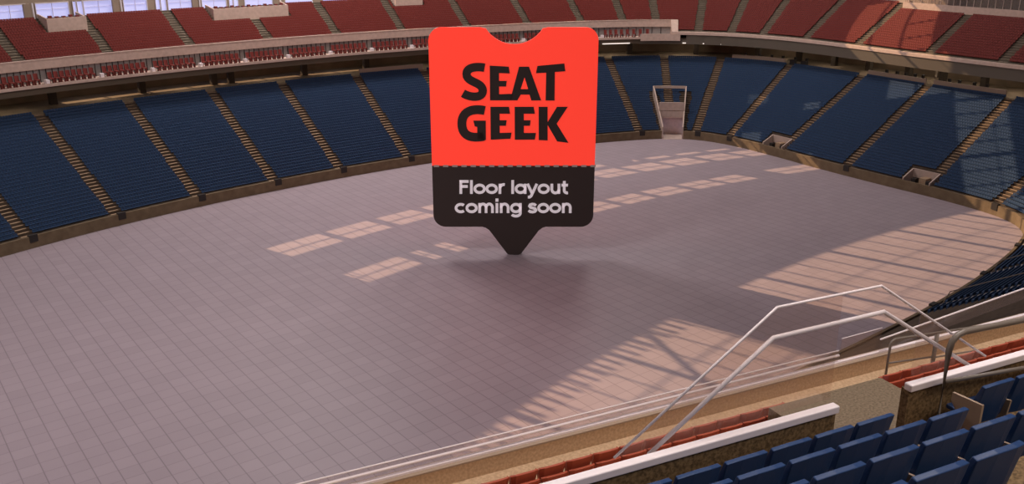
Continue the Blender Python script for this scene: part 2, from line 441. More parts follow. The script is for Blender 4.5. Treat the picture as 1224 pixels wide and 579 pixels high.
for nm, a, b in (('right of the sign', 97.3, 100.1), ('under the corner of the boxes', 103.9, 106.3)):
    q = MB(); slab(q, 12.02, 12.12, 11.38, 11.5, a, b)
    tag(q.build('strip_light', M['lamp']), 'white strip light under the balcony ' + nm, 'light')

# ------------------------------------------------------------------ outer wall, windows, roof
TOPZ = 50.0
mb = MB()
W1 = [(27.2, 30.2), (30.9, 33.7), (34.5, 37.5), (38.8, 41.7), (42.6, 45.0), (47.1, 49.9), (50.8, 53.6), (55.6, 58.8), (60.2, 63.4), (64.6, 67.6), (69.0, 72.0), (73.2, 76.2), (77.6, 80.4), (81.6, 84.6), (85.6, 88.4), (89.6, 92.4)]
DOORS = [(37.85, 38.15), (38.25, 38.75), (45.85, 46.3), (46.4, 46.95), (53.9, 54.3), (54.4, 54.9)]
W2 = [(32.6, 33.2), (33.3, 37.6), (38.8, 39.6), (41.1, 42.2), (56.5, 59.8), (60.6, 64.0), (64.8, 68.4), (69.2, 72.6), (73.2, 76.8), (80.4, 86.6), (94.2, 95.4)]
Z1a, Z1b = 17.75, 19.45
CL0, CL1 = 39.3, 46.8
SUN1 = [(33.0, 37.8), (38.5, 42.6), (43.5, 47.4), (48.3, 52.2), (53.0, 57.0), (58.0, 61.8), (62.6, 66.4), (67.4, 71.4), (72.2, 76.2), (77.0, 80.8), (81.8, 85.6), (86.4, 91.2), (95.8, 97.4)]
HA, HB, HC, HD = 20.1, 22.1, 25.7, 27.4
SO0, SO1 = -2.0, 125.0
D0, D1 = 20.7, 20.95
slab(mb, D0, D1, 12.0, Z1a, SO0, SO1)
gaps = sorted(W1+DOORS); cur = SO0
for a, b in gaps:
    slab(mb, D0, D1, Z1a, Z1b, cur, a); cur = b
slab(mb, D0, D1, Z1a, Z1b, cur, SO1)
slab(mb, D0, D1, Z1b, HA, SO0, SO1)
def strip(z0, z1, gaps):
    cur = SO0
    for a, b in gaps: slab(mb, D0, D1, z0, z1, cur, a); cur = b
    slab(mb, D0, D1, z0, z1, cur, SO1)
strip(HA, HB, SUN1); slab(mb, D0, D1, HB, HC, SO0, SO1); strip(HC, HD, W2)
slab(mb, D0, D1, HD, 33.6, SO0, SO1)
slab(mb, D0, D1, 33.6, CL0, SO0, 94.2); slab(mb, D0, D1, 33.6, CL0, 103.0, SO1)
struct(mb.build('wall_far', M['outer']), 'tan outer wall behind the far upper deck', 'wall')
mb = MB()
slab(mb, D0, D1, CL0, CL1, SO0, 14); slab(mb, D0, D1, CL0, CL1, 39.4, 46.6); slab(mb, D0, D1, CL0, CL1, 103.0, SO1)
slab(mb, D0, D1, CL1, TOPZ, SO0, SO1)
slab(mb, D0, D1, 43.3, CL1, 78, 94.2); slab(mb, D0, D1, 41.9, CL1, 94.2, 103)
struct(mb.build('wall_clerestory', M['outer']), 'upper outer wall around the clerestory openings', 'wall')
mb = MB()
for i, s in enumerate(np.arange(15.5, 100, 2.15)):
    w = .55 if i % 4 == 0 else .16
    radial_box(mb, s, w, D0, D1, CL0, CL1)
for z in (42.0, 44.4):
    slab(mb, D0, D0+.12, z, z+.08, 14, 39.4); slab(mb, D0, D0+.08, z, z+.05, 46.6, 100)
for s in np.arange(14.3, 39.4, .8): radial_box(mb, s, .34, D0, D1, CL0-.1, CL0+1.0)  # unseen fins added to cast the serrated shadow edge
for a, b in SUN1+W2: radial_box(mb, (a+b)/2, .14, D0, D0+.1, HA if (a, b) in SUN1 else HC, HB if (a, b) in SUN1 else HD)
slab(mb, D0, D0+.1, 21.1, 21.2, 33, 89.8); slab(mb, D0, D0+.1, 26.5, 26.6, 32.6, 86.2)
# one diagonal brace
pa, n = cpt(29.0, D0+.1); pb, _ = cpt(36.6, D0+.1)
mb.tube([(pa[0], pa[1], CL1), (pb[0], pb[1], CL0)], .22, 8)
for z in (36.0, 39.0): slab(mb, D0, D0+.14, z, z+.22, 94.2, 103)
struct(mb.build('trim_3', M['steel']), 'dark steel mullions and added shadow fins of the clerestory', 'mullions')
wi = len(boxes)
for k, (a, b) in enumerate(W1[:9]):
    wi += 1; f = MB()
    slab(f, D0-.08, D0+.1, Z1a, Z1a+.07, a, b); slab(f, D0-.1, D0+.1, Z1b-.03, Z1b+.08, a, b)
    for q in (a+.03, b-.03): radial_box(f, q, .07, D0-.08, D0+.1, Z1a, Z1b)
    slab(f, D0+.02, D0+.07, (Z1a+Z1b)/2+.2, (Z1a+Z1b)/2+.24, a, b); radial_box(f, (a+b)/2, .05, D0, D0+.08, Z1a, Z1b)
    fr = f.build('window_%d' % wi, M['cup']); struct(fr, 'bright daylight window behind the top left red seats', 'window')
    g = MB(); slab(g, D0+.1, D0+.12, Z1a, Z1b, a, b); g.build('pane', M['window_glass'], fr)
for k in range(0, len(DOORS), 2):
    f = MB()
    for a, b in DOORS[k:k+2]:
        for q in (a, b): radial_box(f, q, .05, D0-.08, D0+.12, Z1a-.35, Z1b+.1)
    fr = f.build('door_%d' % (k//2+1), M['cup']); struct(fr, 'narrow glazed door pair between the top windows', 'door')
    g = MB()
    for a, b in DOORS[k:k+2]: slab(g, D0+.1, D0+.12, Z1a, Z1b, a, b)
    g.build('pane', M['window_glass'], fr)
# white column strips beside windows
for s in (34.2, 42.3, 50.5, 59.6):
    q = MB(); radial_box(q, s, .16, D0-.35, D0-.2, 17.4, Z1b+.1); radial_box(q, s-.5, .7, D0-.3, D0, 17.3, Z1b+.05, mi=1)
    struct(q.build('pilaster', [M['cup'], M['outer']]), 'tan pilaster with a white edge between top windows', 'pilaster')
# right hand upper wall with a glass balustrade
mb = MB(); slab(mb, RWD-.15, RWD+.1, 15.5, 18.15, RWALL, 160); 
p0, n = cpt(RWALL, RWD)
radial_box(mb, RWALL, .3, RWD-.1, UPD+.3, 15.5, 18.15)
struct(mb.build('wall_right', M['parapet']), 'pink wall behind the red seats at top right', 'wall')
mb = MB(); slab(mb, UPD+2, UPD+2.2, 17.0, 27, RWALL-3, 160); slab(mb, RWD, UPD+2.2, 17.8, 18.0, RWALL, 160)
struct(mb.build('wall_right_back', M['fascia']), 'grey wall beyond the top right balustrade', 'wall')
e = empty('glass_balustrade', (*cpt(130, RWD)[0], 18.15), 0, 'glass balustrade with pale posts on the top right wall', 'balustrade')
def epart(e, nm, mbx, m):
    o = mbx.build(nm, m, e); o.location = -Vector(e.location); return o
g = MB(); slab(g, RWD, RWD+.02, 18.17, 20.1, RWALL, 150); epart(e, 'pane', g, M['rail_glass'])
for q in np.arange(RWALL+.3, 142, 1.0):
    g = MB(); radial_box(g, q, .07, RWD-.06, RWD, 18.17, 20.1); epart(e, 'post', g, M['pale'])
mb = MB(); slab(mb, UPD-.3, UPD-.1, 17.9, 18.35, 105, RWALL)
struct(mb.build('trim_4', M['pale']), 'pale coping along the top of the corner red seats', 'coping')
far_pts = [cpt(q, D1)[0] for q in svals(SO0, SO1, 2)]
XW, XE, YS = -46.0, 152.0, -27.0
ring_ = [(p[0], p[1]) for p in far_pts]+[(XE, far_pts[-1][1]), (XE, YS), (XW, YS), (XW, far_pts[0][1])]
mb = MB(); k = len(ring_)
mb.v += [(x, y, TOPZ) for x, y in ring_]+[(x, y, TOPZ+.5) for x, y in ring_]
mb.f.append(tuple(range(k))); mb.f.append(tuple(reversed(range(k, 2*k)))); mb.m += [0, 0]
for i in range(k):
    j = (i+1) % k; mb.f.append((i, k+i, k+j, j)); mb.m.append(0)
struct(mb.build('ceiling', M['roof']), 'arena roof', 'ceiling')
mb = MB()
mb.box(XW-.5, XW, YS, far_pts[0][1], -1, TOPZ); mb.box(XW-.5, far_pts[0][0]+.3, far_pts[0][1]-.3, far_pts[0][1], -1, TOPZ)
struct(mb.build('wall_left', M['outer']), 'tan outer wall on the left', 'wall')
mb = MB(); mb.box(XW-.5, XE+.5, YS-.5, YS, -1, TOPZ)
struct(mb.build('wall_near', M['outer']), 'tan outer wall behind the near stand', 'wall')
mb = MB(); mb.box(XE, XE+.5, YS, far_pts[-1][1], -1, TOPZ); mb.box(far_pts[-1][0]-.3, XE+.5, far_pts[-1][1]-.3, far_pts[-1][1], -1, TOPZ)
struct(mb.build('wall_right_outer', M['outer']), 'tan outer wall on the right', 'wall')

# ------------------------------------------------------------------ portal and pits
e = empty('vomitory', (*cpt(102.9, 1.5)[0], 0), 0, 'tall pale entrance portal cut into the corner of the lower bowl', 'entrance')
pw = .18
for s, nm in ((PORT0, 'side_wall'), (PORT1, 'side_wall')):
    g = MB(); radial_box(g, s, pw, -.02, 6.9, 0, 1.65, 3.6, 6.1); epart(e, nm, g, M['pale'])
g = MB(); slab(g, 2.6, 2.8, 2.5, 4.5, PORT0, PORT1, .6); epart(e, 'lintel', g, M['pale'])
g = MB(); slab(g, 2.6, 3.7, 2.4, 2.55, PORT0, PORT1, .6); epart(e, 'ceiling_slab', g, M['parapet'])
g = MB(); slab(g, 2.6, 3.7, 3.3, 3.4, PORT0, PORT1, .6); epart(e, 'landing', g, M['step'])
g = MB(); slab(g, 3.4, 3.6, 0, 2.5, PORT0, PORT1, .6); epart(e, 'back_wall', g, M['parapet'])
g = MB(); slab(g, -.3, 3.5, -.01, .03, PORT0, PORT1, .6); epart(e, 'threshold', g, M['pale'])
g = MB(); slab(g, 6.75, 6.9, 5.75, 6.1, PORT0, PORT1, .6); epart(e, 'back_rail', g, M['pale'])
for k, (a, b) in enumerate(PITS):
    e = empty('camera_pit', (*cpt((a+b)/2, 1)[0], .55), 0, ['small pale railed pit on the barrier, the one nearer the portal', 'small pale railed pit on the barrier near the right frame edge'][k], 'pit')
    for s in (a, b):
        g = MB(); radial_box(g, s, .14, .24, 1.95, .5, 1.35, .5, 2.15); epart(e, 'side_wall', g, M['pale'])
    g = MB(); slab(g, 1.9, 2.05, 1.2, 2.15, a, b, .5); epart(e, 'back_wall', g, M['pale'])
    g = MB(); radial_box(g, (a+b)/2+.3, .8, .9, 1.9, .5, 1.5); epart(e, 'step_block', g, M['step'])
    for q in (.9, 2.6):
        g = MB(); radial_box(g, a+q, .5, .7, 1.2, .55, 1.35); epart(e, 'chair', g, M['dark'])

# ------------------------------------------------------------------ far seats
CAM = dict(f=1095.0, cx=612.0, cy=289.5, t=math.atan(374.5/1095.0), yaw=math.radians(37.0))
def project(p):
    x, y, z = p; yw = CAM['yaw']; t = CAM['t']
    r = x*math.cos(yw)-y*math.sin(yw)*1.0
    fw = x*math.sin(yw)+y*math.cos(yw); up = z-H
    d = fw*math.cos(t)-up*math.sin(t); b = fw*math.sin(t)+up*math.cos(t)
    if d < .1: return (-1, -1, d)
    return CAM['cx']+CAM['f']*r/d, CAM['cy']-CAM['f']*b/d, d
def seat_spots(aisles, s0, s1, rows, dz, pitch=.29, skip=None):
    """rows: list of (row index, d of the seat back, z)"""
    out = []
    edges = [s0]+[a for a in aisles if s0 < a < s1]+[s1]
    for bi in range(len(edges)-1):
        sa, sb = edges[bi], edges[bi+1]
        for (r, d, z) in rows:
            ss = np.linspace(sa, sb, max(8, int((sb-sa)*2)))
            P = np.array([cpt(q, d)[0] for q in ss])
            L = np.concatenate([[0], np.cumsum(np.linalg.norm(np.diff(P, axis=0), axis=1))])
            lo = .54; hi = L[-1]-.54
            n = int((hi-lo)/pitch)
            if n < 1: continue
            off = (hi-lo-n*pitch)/2
            for k in range(n):
                l = lo+off+(k+.5)*pitch; q = float(np.interp(l, L, ss))
                if skip and skip(q, d): continue
                p, nn = cpt(q, d); out.append((p[0], p[1], z, nn, r, bi, k, q))
    return out
def low_skip(q, d):
    if PORT0-.35 < q < PORT1+.35 and d < 4.4: return True
    if (abs(q-PORT0) < .45 or abs(q-PORT1) < .45) and d < 7.4: return True
    for a, b in PITS:
        if a-.4 < q < b+.4 and d < 2.4: return True
    return False
rowsL = [(r, .4+ROW*r+.31, 1.05+RISE*r) for r in range(NROW)]
blue = seat_spots(LOW_AISLES, -2, 182.5, rowsL, 0, skip=low_skip)
def up_skip(q, d):
    if q < BOX_END+.4 and d < 14.4: return True
    if q > RWALL-.3 and d > RWD-.3: return True
    for a, b, dd, z0, z1 in VOMS:
        if a-.3 < q < b+.3 and d > dd-.25: return True
    return False
rowsU = [(r, 12.3+ROW*r+.31, 13.15+RISE*r) for r in range(0, 20)]
red = seat_spots(UP_AISLES, 6, 152.0, rowsU, 0, skip=up_skip)
def in_frame(p, m=4):
    u, v, d = project(p)
    return d > 0 and -m < u < 1224+m and -m < v < 579+m
def far_chair(name, m):
    c = MB()
    xs = (-.137, -.07, .07, .137); yb = (.02, 0, 0, .02)
    for k in range(4): c.v += [(xs[k]*.95, yb[k]+.02, .12), (xs[k], yb[k]-.02, .44-.015*(k in (0, 3))), (xs[k], yb[k]+.005, .44-.015*(k in (0, 3))), (xs[k]*.95, yb[k]+.045, .12)]
    for k in range(3):
        for q in range(3): c.f.append((4*k+q, 4*k+q+1, 4*k+q+5, 4*k+q+4)); c.m.append(0)
    c.f += [(3, 2, 1, 0), (12, 13, 14, 15)]; c.m += [0, 0]
    c.box(-.125, .125, .05, .225, .19, .235); c.box(-.118, -.10, .06, .20, .0, .19); c.box(.10, .118, .06, .20, .0, .19); return c.mesh(name, [m])
FARBLUE = far_chair('stadium_chair', M['far_blue']); FARRED = far_chair('tip_up_chair', M['red'])
def lay_seats(spots, count, me, block_label, group, mass_label, mass_name, m, colour):
    vis = [(project((K*x, K*y, K*z+.7))[2], i) for i, (x, y, z, *_) in enumerate(spots) if in_frame((K*x, K*y, K*z+.7))]
    vis.sort(); ind = set(i for _, i in vis[:count])
    base_v = np.array([v.co[:] for v in me.vertices]); base_f = [tuple(p.vertices) for p in me.polygons]; del_legs = len(base_v)-16
    base_v = base_v[:del_legs]; base_f = [f for f in base_f if max(f) < del_legs]
    vs = []; fs = []; off = 0; nb = len(base_v)
    for i, (x, y, z, nn, r, bi, k, q) in enumerate(spots):
        rz = rot_for(nn)
        if i in ind:
            o = bpy.data.objects.new(me.name, me); COL.objects.link(o)
            o.location = (x, y, z); o.rotation_euler.z = rz
            tag(o, block_label(r, bi, q), 'seat', group)
        else:
            c, s_ = math.cos(rz), math.sin(rz)
            R = np.array([[c, -s_, 0], [s_, c, 0], [0, 0, 1]])
            vs.append(base_v @ R.T + np.array([x, y, z]))
            fs += [tuple(a+off for a in f) for f in base_f]; off += nb
    V = np.vstack(vs)
    mm = bpy.data.meshes.new(mass_name); mm.from_pydata(V.tolist(), [], fs); mm.materials.append(m); mm.update()
    o = bpy.data.objects.new(mass_name, mm); COL.objects.link(o)
    tag(o, mass_label, 'seats', None, 'stuff')
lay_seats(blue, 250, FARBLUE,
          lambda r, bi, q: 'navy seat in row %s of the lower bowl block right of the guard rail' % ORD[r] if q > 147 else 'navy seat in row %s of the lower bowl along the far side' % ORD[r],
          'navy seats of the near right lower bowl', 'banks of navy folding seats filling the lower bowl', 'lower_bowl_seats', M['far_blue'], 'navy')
lay_seats(red, 290-len(RED_IND), FARRED,
          lambda r, bi, q: 'red seat in row %s of the upper deck %s' % (ORD[r], 'at top right' if q > 100 else 'at left'),
          'red seats of the upper deck', 'banks of red folding seats filling the upper deck', 'upper_deck_seats', M['red'], 'red')

for o in list(COL.objects):                      # plan units to metres
    if o.parent is None: o.location = Vector(o.location)*K; o.scale = (K, K, K)
# ------------------------------------------------------------------ near stand (frame: a along the rows, b towards the floor)
RZ = -math.radians(11.5); BE = math.radians(101.5)
EV = Vector((math.sin(BE), math.cos(BE), 0)); NV = Vector((-math.cos(BE), math.sin(BE), 0))
def W(a, b, z): return EV*a+NV*b+Vector((0, 0, z+OFF))
TA = 21.72
GAP0, GAP1 = 6.62, 7.66
mb = MB()
for k in range(0, 9):
    b1 = 6.12 if k == 0 else 5.38-.765*(k-1); b0 = 5.38-.765*k; z = TA+.45*k
    mb.box(-14, 34, b0, b1, z-.6, z)
mb.box(GAP0-.04, GAP1+.04, 6.1, 6.4, TA-.3, TA)
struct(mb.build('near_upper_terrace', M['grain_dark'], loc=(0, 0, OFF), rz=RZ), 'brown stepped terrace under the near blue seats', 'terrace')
for nm, a0, a1, lab in (('wall_near_left', -14, GAP0, 'brown wall with white cap, left of the gap'), ('wall_near_right', GAP1, 34, 'brown wall with white cap, right of the gap')):
    q = MB(); q.box(a0, a1, 6.12, 6.22, 19.0, 22.29)
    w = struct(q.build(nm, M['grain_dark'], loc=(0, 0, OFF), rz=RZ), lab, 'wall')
    q = MB(); a0c = a0-.03 if nm == 'wall_near_right' else a0; q.box(a0c, a1, 6.07, 6.17, 22.29, 22.375)
    o = q.build('cap', M['white'], w); bv = o.modifiers.new('bevel', 'BEVEL'); bv.width = .014; bv.segments = 3
# guard rail at the foot of the aisle
e = empty('guard_rail', W(6.4, 6.24, 22.3), RZ, 'white trapezoid double guard rail with glass panes over the aisle gap', 'guard rail')
def npart(e, nm, mbx, m, org, smooth=False):
    o = mbx.build(nm, m, e, smooth); o.location = (-org[0], -org[1], -org[2]); return o
org = (6.4, 6.24, 22.3)
q = MB(); q.tube([(4.02, 6.24, 22.37), (5.80, 6.24, 23.555), (7.16, 6.24, 23.545), (8.98, 6.24, 22.37)], .0135, 10); npart(e, 'outer_rail', q, M['white'], org, True)
q = MB(); q.tube([(4.40, 6.24, 22.30), (5.79, 6.24, 23.235), (7.25, 6.24, 23.24), (8.72, 6.24, 22.31)], .023, 12); npart(e, 'inner_rail', q, M['white'], org, True)
q = MB(); q.prism([(4.06, 22.37), (6.64, 22.37), (6.64, 23.54), (5.80, 23.54)], 6.235, 6.245); npart(e, 'left_pane', q, M['clear'], org)
q = MB(); q.prism([(7.80, 22.37), (8.95, 22.37), (7.80, 23.12)], 6.235, 6.245); npart(e, 'right_pane', q, M['clear'], org)
# box level below
mb = MB()
for a0, a1 in ((-14, 11.2), (13.95, 46)):
    mb.box(a0, a1, 6.25, 12.95, 17.2, 17.78)
mb.box(11.2, 13.95, 12.0, 12.95, 17.2, 17.78)
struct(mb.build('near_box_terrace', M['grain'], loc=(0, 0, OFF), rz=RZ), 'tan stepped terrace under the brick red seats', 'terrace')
q = MB(); q.box(10.27, 12.93, 7.2, 11.0, 17.78, 19.0)
o = tag(q.build('landing_block', M['grain_grey'], loc=(0, 0, OFF), rz=RZ), 'grainy tan concrete landing block seen through the aisle gap', 'block')
q = MB(); q.box(-14, 46, 12.95, 13.16, 15.0, 18.12)
w = struct(q.build('wall_near_front', M['grain'], loc=(0, 0, OFF), rz=RZ), 'tan wall at the front of the brick red box seats', 'wall')
q = MB(); q.box(-14, 46, 12.93, 13.18, 18.12, 18.15); q.build('coping', M['rail_glass'] if False else M['stand'], w)
e = empty('glass_railing', W(6, 13.1, 18.15), RZ, 'low glass railing with three white rails on the tan front wall', 'railing'); org = (6, 13.1, 18.15)
q = MB(); q.box(-14, 40, 13.02, 13.10, 18.12, 18.19); npart(e, 'bottom_channel', q, M['white'], org)
q = MB(); q.tube([(-14, 13.06, 18.335), (14.0, 13.06, 18.335)], .03, 10); npart(e, 'handrail', q, M['white'], org, True)
q = MB(); q.tube([(-14, 13.06, 18.47), (13.98, 13.06, 18.45)], .014, 8); npart(e, 'top_edge', q, M['white'], org, True)
q = MB(); q.box(-14, 14.0, 13.055, 13.065, 18.17, 18.46); npart(e, 'pane', q, M['rail_glass'], org)
q = MB(); q.tube([(14.03, 13.06, 18.72), (15.19, 13.06, 18.75)], .010, 8); npart(e, 'raised_edge', q, M['white'], org, True)
q = MB(); q.box(14.03, 15.19, 13.055, 13.065, 18.17, 18.73); npart(e, 'raised_pane', q, M['clear'], org)
q = MB(); q.tube([(15.12, 13.0, 18.51), (20.7, 13.68, 18.51), (34, 15.3, 18.51)], .020, 8); npart(e, 'right_handrail', q, M['white'], org, True)
q = MB(); q.quadbox([(15.13, 13.0, 18.2), (34, 15.3, 18.2), (34, 15.31, 18.2), (15.13, 13.01, 18.2), (15.13, 13.0, 18.5), (34, 15.3, 18.5), (34, 15.31, 18.5), (15.13, 13.01, 18.5)]); npart(e, 'right_pane', q, M['rail_glass'], org)
# tube handrails
e = empty('tube_railing', W(14.6, 12.3, 17.78), RZ, 'slim brown tube railing in front of the right brick red seats', 'railing'); org = (14.6, 12.3, 17.78)
q = MB(); q.tube([(14.60, 12.3, 17.78), (14.62, 12.3, 18.80), (14.66, 12.3, 18.86), (14.75, 12.3, 18.885), (15.85, 12.3, 18.80), (18.8, 12.3, 18.57), (30, 12.3, 17.9)], .026, 10); npart(e, 'top_rail', q, M['tube'], org, True)
q = MB(); q.tube([(14.62, 12.3, 18.356), (15.98, 12.3, 18.22)], .020, 8); npart(e, 'mid_rail', q, M['tube'], org, True)
q = MB(); q.tube([(16.0, 12.3, 18.20), (19.0, 12.3, 17.95), (26, 12.3, 17.45)], .020, 8); npart(e, 'mid_rail', q, M['tube'], org, True)
q = MB(); q.tube([(16.0, 12.3, 17.6), (15.99, 12.3, 18.78)], .045, 8); npart(e, 'post', q, M['tube'], org, True)
e = empty('aisle_handrail', W(8.0, 5.95, TA), RZ, 'thick dark brown tube handrail beside the blue seats at right', 'handrail'); org = (8.0, 5.95, TA)
q = MB(); q.tube([(7.97, 5.95, TA), (7.96, 5.95, 22.78), (7.985, 5.95, 22.88), (8.06, 5.95, 22.94), (8.16, 5.95, 22.958), (9.1, 5.95, 22.915), (14, 5.95, 22.7)], .034, 14); npart(e, 'top_rail', q, M['tube'], org, True)
q = MB(); q.tube([(7.98, 5.95, 22.405), (9.27, 5.95, 22.29), (14, 5.95, 21.9)], .024, 10); npart(e, 'mid_rail', q, M['tube'], org, True)
# near seats with parts
def seat_proto(name, m, w, label, cat, group, layered=False):
    r = empty(name, (0, 0, 0), 0, label, cat, group)
    c = MB()
    if layered:
        back_shell(c, w, .58, .83, .05, 0, y=.05, th=.05, wrap=.06)
        back_shell(c, w, .46, .70, .05, 0, y=-.04, th=.05, wrap=.06)
        back_shell(c, w, .34, .57, .05, 0, y=-.13, th=.05, wrap=.06)
    else:
        # reclined wedge: flat faceted rear, thick at the foot, with a clipped top corner
        xs = [-.5*w, -.16*w, .22*w, .5*w]; yb = [.022, .0, .0, .034]; zt = [-.022, .0, .0, -.026]
        o = 0
        for k in range(4):
            c.v += [(xs[k], .10+yb[k]*1.4, .34), (xs[k], .01+yb[k], .83+zt[k]), (xs[k]*.96, .060+yb[k], .835+zt[k]), (xs[k]*.98, .22+yb[k], .38)]
        for k in range(3):
            a, b = 4*k, 4*k+4
            for q in range(4):
                q2 = (q+1) % 4
                c.f.append((a+q, a+q2, b+q2, b+q)); c.m.append(0)
        c.f.append((3, 2, 1, 0)); c.f.append((12, 13, 14, 15)); c.m += [0, 0]
    o = c.build('backrest', m, r); bv = o.modifiers.new('bevel', 'BEVEL'); bv.width = .008; bv.segments = 2
    c = MB()
    if layered: c.quadbox([(-w*.42, .14, .40), (w*.42, .14, .40), (w*.42, .20, .40), (-w*.42, .20, .40), (-w*.40, .20, .68), (w*.40, .20, .68), (w*.40, .26, .68), (-w*.40, .26, .68)])
    else: c.quadbox([(-w*.47, .18, .36), (w*.47, .18, .36), (w*.47, .46, .37), (-w*.47, .46, .37), (-w*.47, .18, .41), (w*.47, .18, .41), (w*.47, .46, .42), (-w*.47, .46, .42)])
    o = c.build('seat_pan', m, r); bv = o.modifiers.new('bevel', 'BEVEL'); bv.width = .015; bv.segments = 2
    c = MB(); c.prism([(.14, .0), (.26, .0), (.26, .30), (.30, .50), (.06, .54), (.08, .36), (.14, .3)], -.272, -.248)
    c.v = [(y, x, z) for (x, y, z) in c.v]
    c.build('seat_standard', M['stand'], r)
    return r
def end_panel(seat, side):
    c = MB(); c.prism([(.0, .30), (.12, .26), (.36, .52), (.36, .62), (.0, .64)], -.285, -.255)
    c.v = [(y*side*-1 if side > 0 else y, x, z) for (x, y, z) in c.v]
    c.build('end_panel', M['stand'], seat)
def place(proto, used, a, b, z, label):
    o = proto if not used[0] else copy_tree(proto)
    used[0] = True
    o.location = W(a, b, z); o.rotation_euler.z = RZ; o['label'] = label
    return o
bp = seat_proto('stadium_chair', M['blue'], .475, '', 'seat', 'blue seats of the near stand'); used = [False]
def near_visible(a, b, z):
    w = W(a, b, z); return in_frame((w.x, w.y, w.z), 30)
spec = [('front row', 0, [4.44+.52*i for i in range(-6, 5)]+[8.25+.52*i for i in range(0, 6)]),
        ('second row', 1, [4.44+.52*i for i in range(-6, 5)]+[8.25+.52*i for i in range(0, 5)]),
        ('third row', 2, [4.44+.52*i for i in range(-6, 8)]),
        ('fourth row', 3, [4.44+.52*i for i in range(-6, 6)]),
        ('fifth row', 4, [4.44+.52*i for i in range(-6, 5)])]
for nm, k, As in spec:
    j = 0
    for a in As:
        z = TA+.45*k; b = 5.47-.765*k
        if not near_visible(a, b+.05, z+.80): continue
        end = (k == 0 and abs(a-8.25) < .01)
        if k == 0 and a > 7.9: lab = 'navy blue seat right of the aisle, beside the brown handrail' + (', second from it' if a > 8.5 else '')
        else:
            lab = 'navy blue seat in the %s of the near stand, %s from the left' % (nm, ORD[j]); j += 1
        o = place(bp, used, a, b-.0, z, lab)
        o['group'] = 'blue seats of the near stand'
        if end: end_panel(o, -1)
rp = seat_proto('club_chair', M['near_red'], .49, '', 'seat', 'brick red seats below the near stand', True); used = [False]
for k, nm, side, A0, n in ((0, 'front', 'left', 7.29, 18), (0, 'front', 'right', 13.98, 24), (1, 'rear', 'right', 13.30, 24)):
    if True:
        j = 0
        for i in range(n):
            a = (10.95-.52*(n-1-i)) if side == 'left' else A0+.52*i
            z = 17.78; b = 11.53-.8*k
            if not near_visible(a, b, z+.8): continue
            lab = 'brick red seat %s of the tan landing block%s, %s from the left' % (side, '' if side == 'left' else ', %s row' % nm, ORD[j]); j += 1
            o = place(rp, used, a, b, z, lab); o['group'] = 'brick red seats below the near stand'

# ------------------------------------------------------------------ the sign
YAW = math.radians(37.0)
SB = (45.55, 60.4)
sgn = empty('pointed_sign', (SB[0]*K, SB[1]*K, 0), -YAW, 'tall red and black ticket shaped sign standing on its tip mid floor', 'sign')
sgn.scale = (K, K, K)
def arc(cx, cz, r, a0, a1, n=8): return [(cx+r*math.cos(math.radians(a0+(a1-a0)*i/n)), cz+r*math.sin(math.radians(a0+(a1-a0)*i/n))) for i in range(n+1)]
XL, XR, ZT, ZM, ZB = -6.80, 6.98, 19.48, 8.02, 2.58
XC = .16
R = 1.05
Zpanel = 0.35
redp = [(XL, ZM), (XR, ZM)] + arc(XR-R, ZT-R, R, 0, 90) + [(XC+2.75, ZT), (XC+2.5, ZT-.06)] + [(XC+x, z) for x, z in arc(0, ZT+1.4, 2.75, -33, -147, 16)] + [(XC-2.5, ZT-.06), (XC-2.75, ZT)] + arc(XL+R, ZT-R, R, 90, 180)
def extrude_part(nm, poly, y0, y1, m):
    q = MB(); q.prism(poly, y0, y1); o = q.build(nm, m, sgn); return o
upper = extrude_part('upper_panel', redp, -.17, .17, M['redsign'])
tip = .62
darkp = [(XL, ZM-.02), (XL, ZB+R)] + arc(XL+R, ZB+R, R, 180, 270)[1:] + [(XC-2.75, ZB)] + [(XC-2.45, ZB-.1), (XC-2.15, ZB-.32)] + [(XC-tip, .12), (XC-tip*.6, .0), (XC+tip*.6, .0), (XC+tip, .12)] + [(XC+2.15, ZB-.32), (XC+2.45, ZB-.1), (XC+2.75, ZB)] + arc(XR-R, ZB+R, R, 270, 360)[:-1] + [(XR, ZB+R), (XR, ZM-.02)]
lower = extrude_part('lower_panel', list(reversed(darkp)), -.17, .17, M['black'])
q = MB(); x = XL+.15
while x < XR-.3:
    q.box(x, x+.45, -.19, .19, ZM-.12, ZM+.06); x += .78
q.build('perforation', M['dash'], sgn)
# lettering: ribbons along strokes
def ribbon(mbx, pts, w, y0, y1, w2=None):
    P = [Vector((p[0], p[1])) for p in pts]; n = len(P); Lf = []; Rt = []
    for i in range(n):
        a = (P[i]-P[i-1]).normalized() if i else (P[1]-P[0]).normalized()
        b = (P[i+1]-P[i]).normalized() if i < n-1 else a
        t = (a+b).normalized(); k = min(1.6, 1/max(.4, t.dot(a)))
        nn = Vector((-t.y, t.x))*k
        ww = w if w2 is None else w+(w2-w)*i/(n-1)
        Lf.append(P[i]+nn*ww/2); Rt.append(P[i]-nn*ww/2)
    for i in range(n-1):
        q = [Rt[i], Rt[i+1], Lf[i+1], Lf[i]]
        mbx.quadbox([(c.x, y0, c.y) for c in q]+[(c.x, y1, c.y) for c in q])
def ring(mbx, cx, cz, rx, rz, w, y0, y1, a0=0, a1=360, n=24):
    ribbon(mbx, [(cx+rx*math.cos(math.radians(a0+(a1-a0)*i/n)), cz+rz*math.sin(math.radians(a0+(a1-a0)*i/n))) for i in range(n+1)], w, y0, y1)
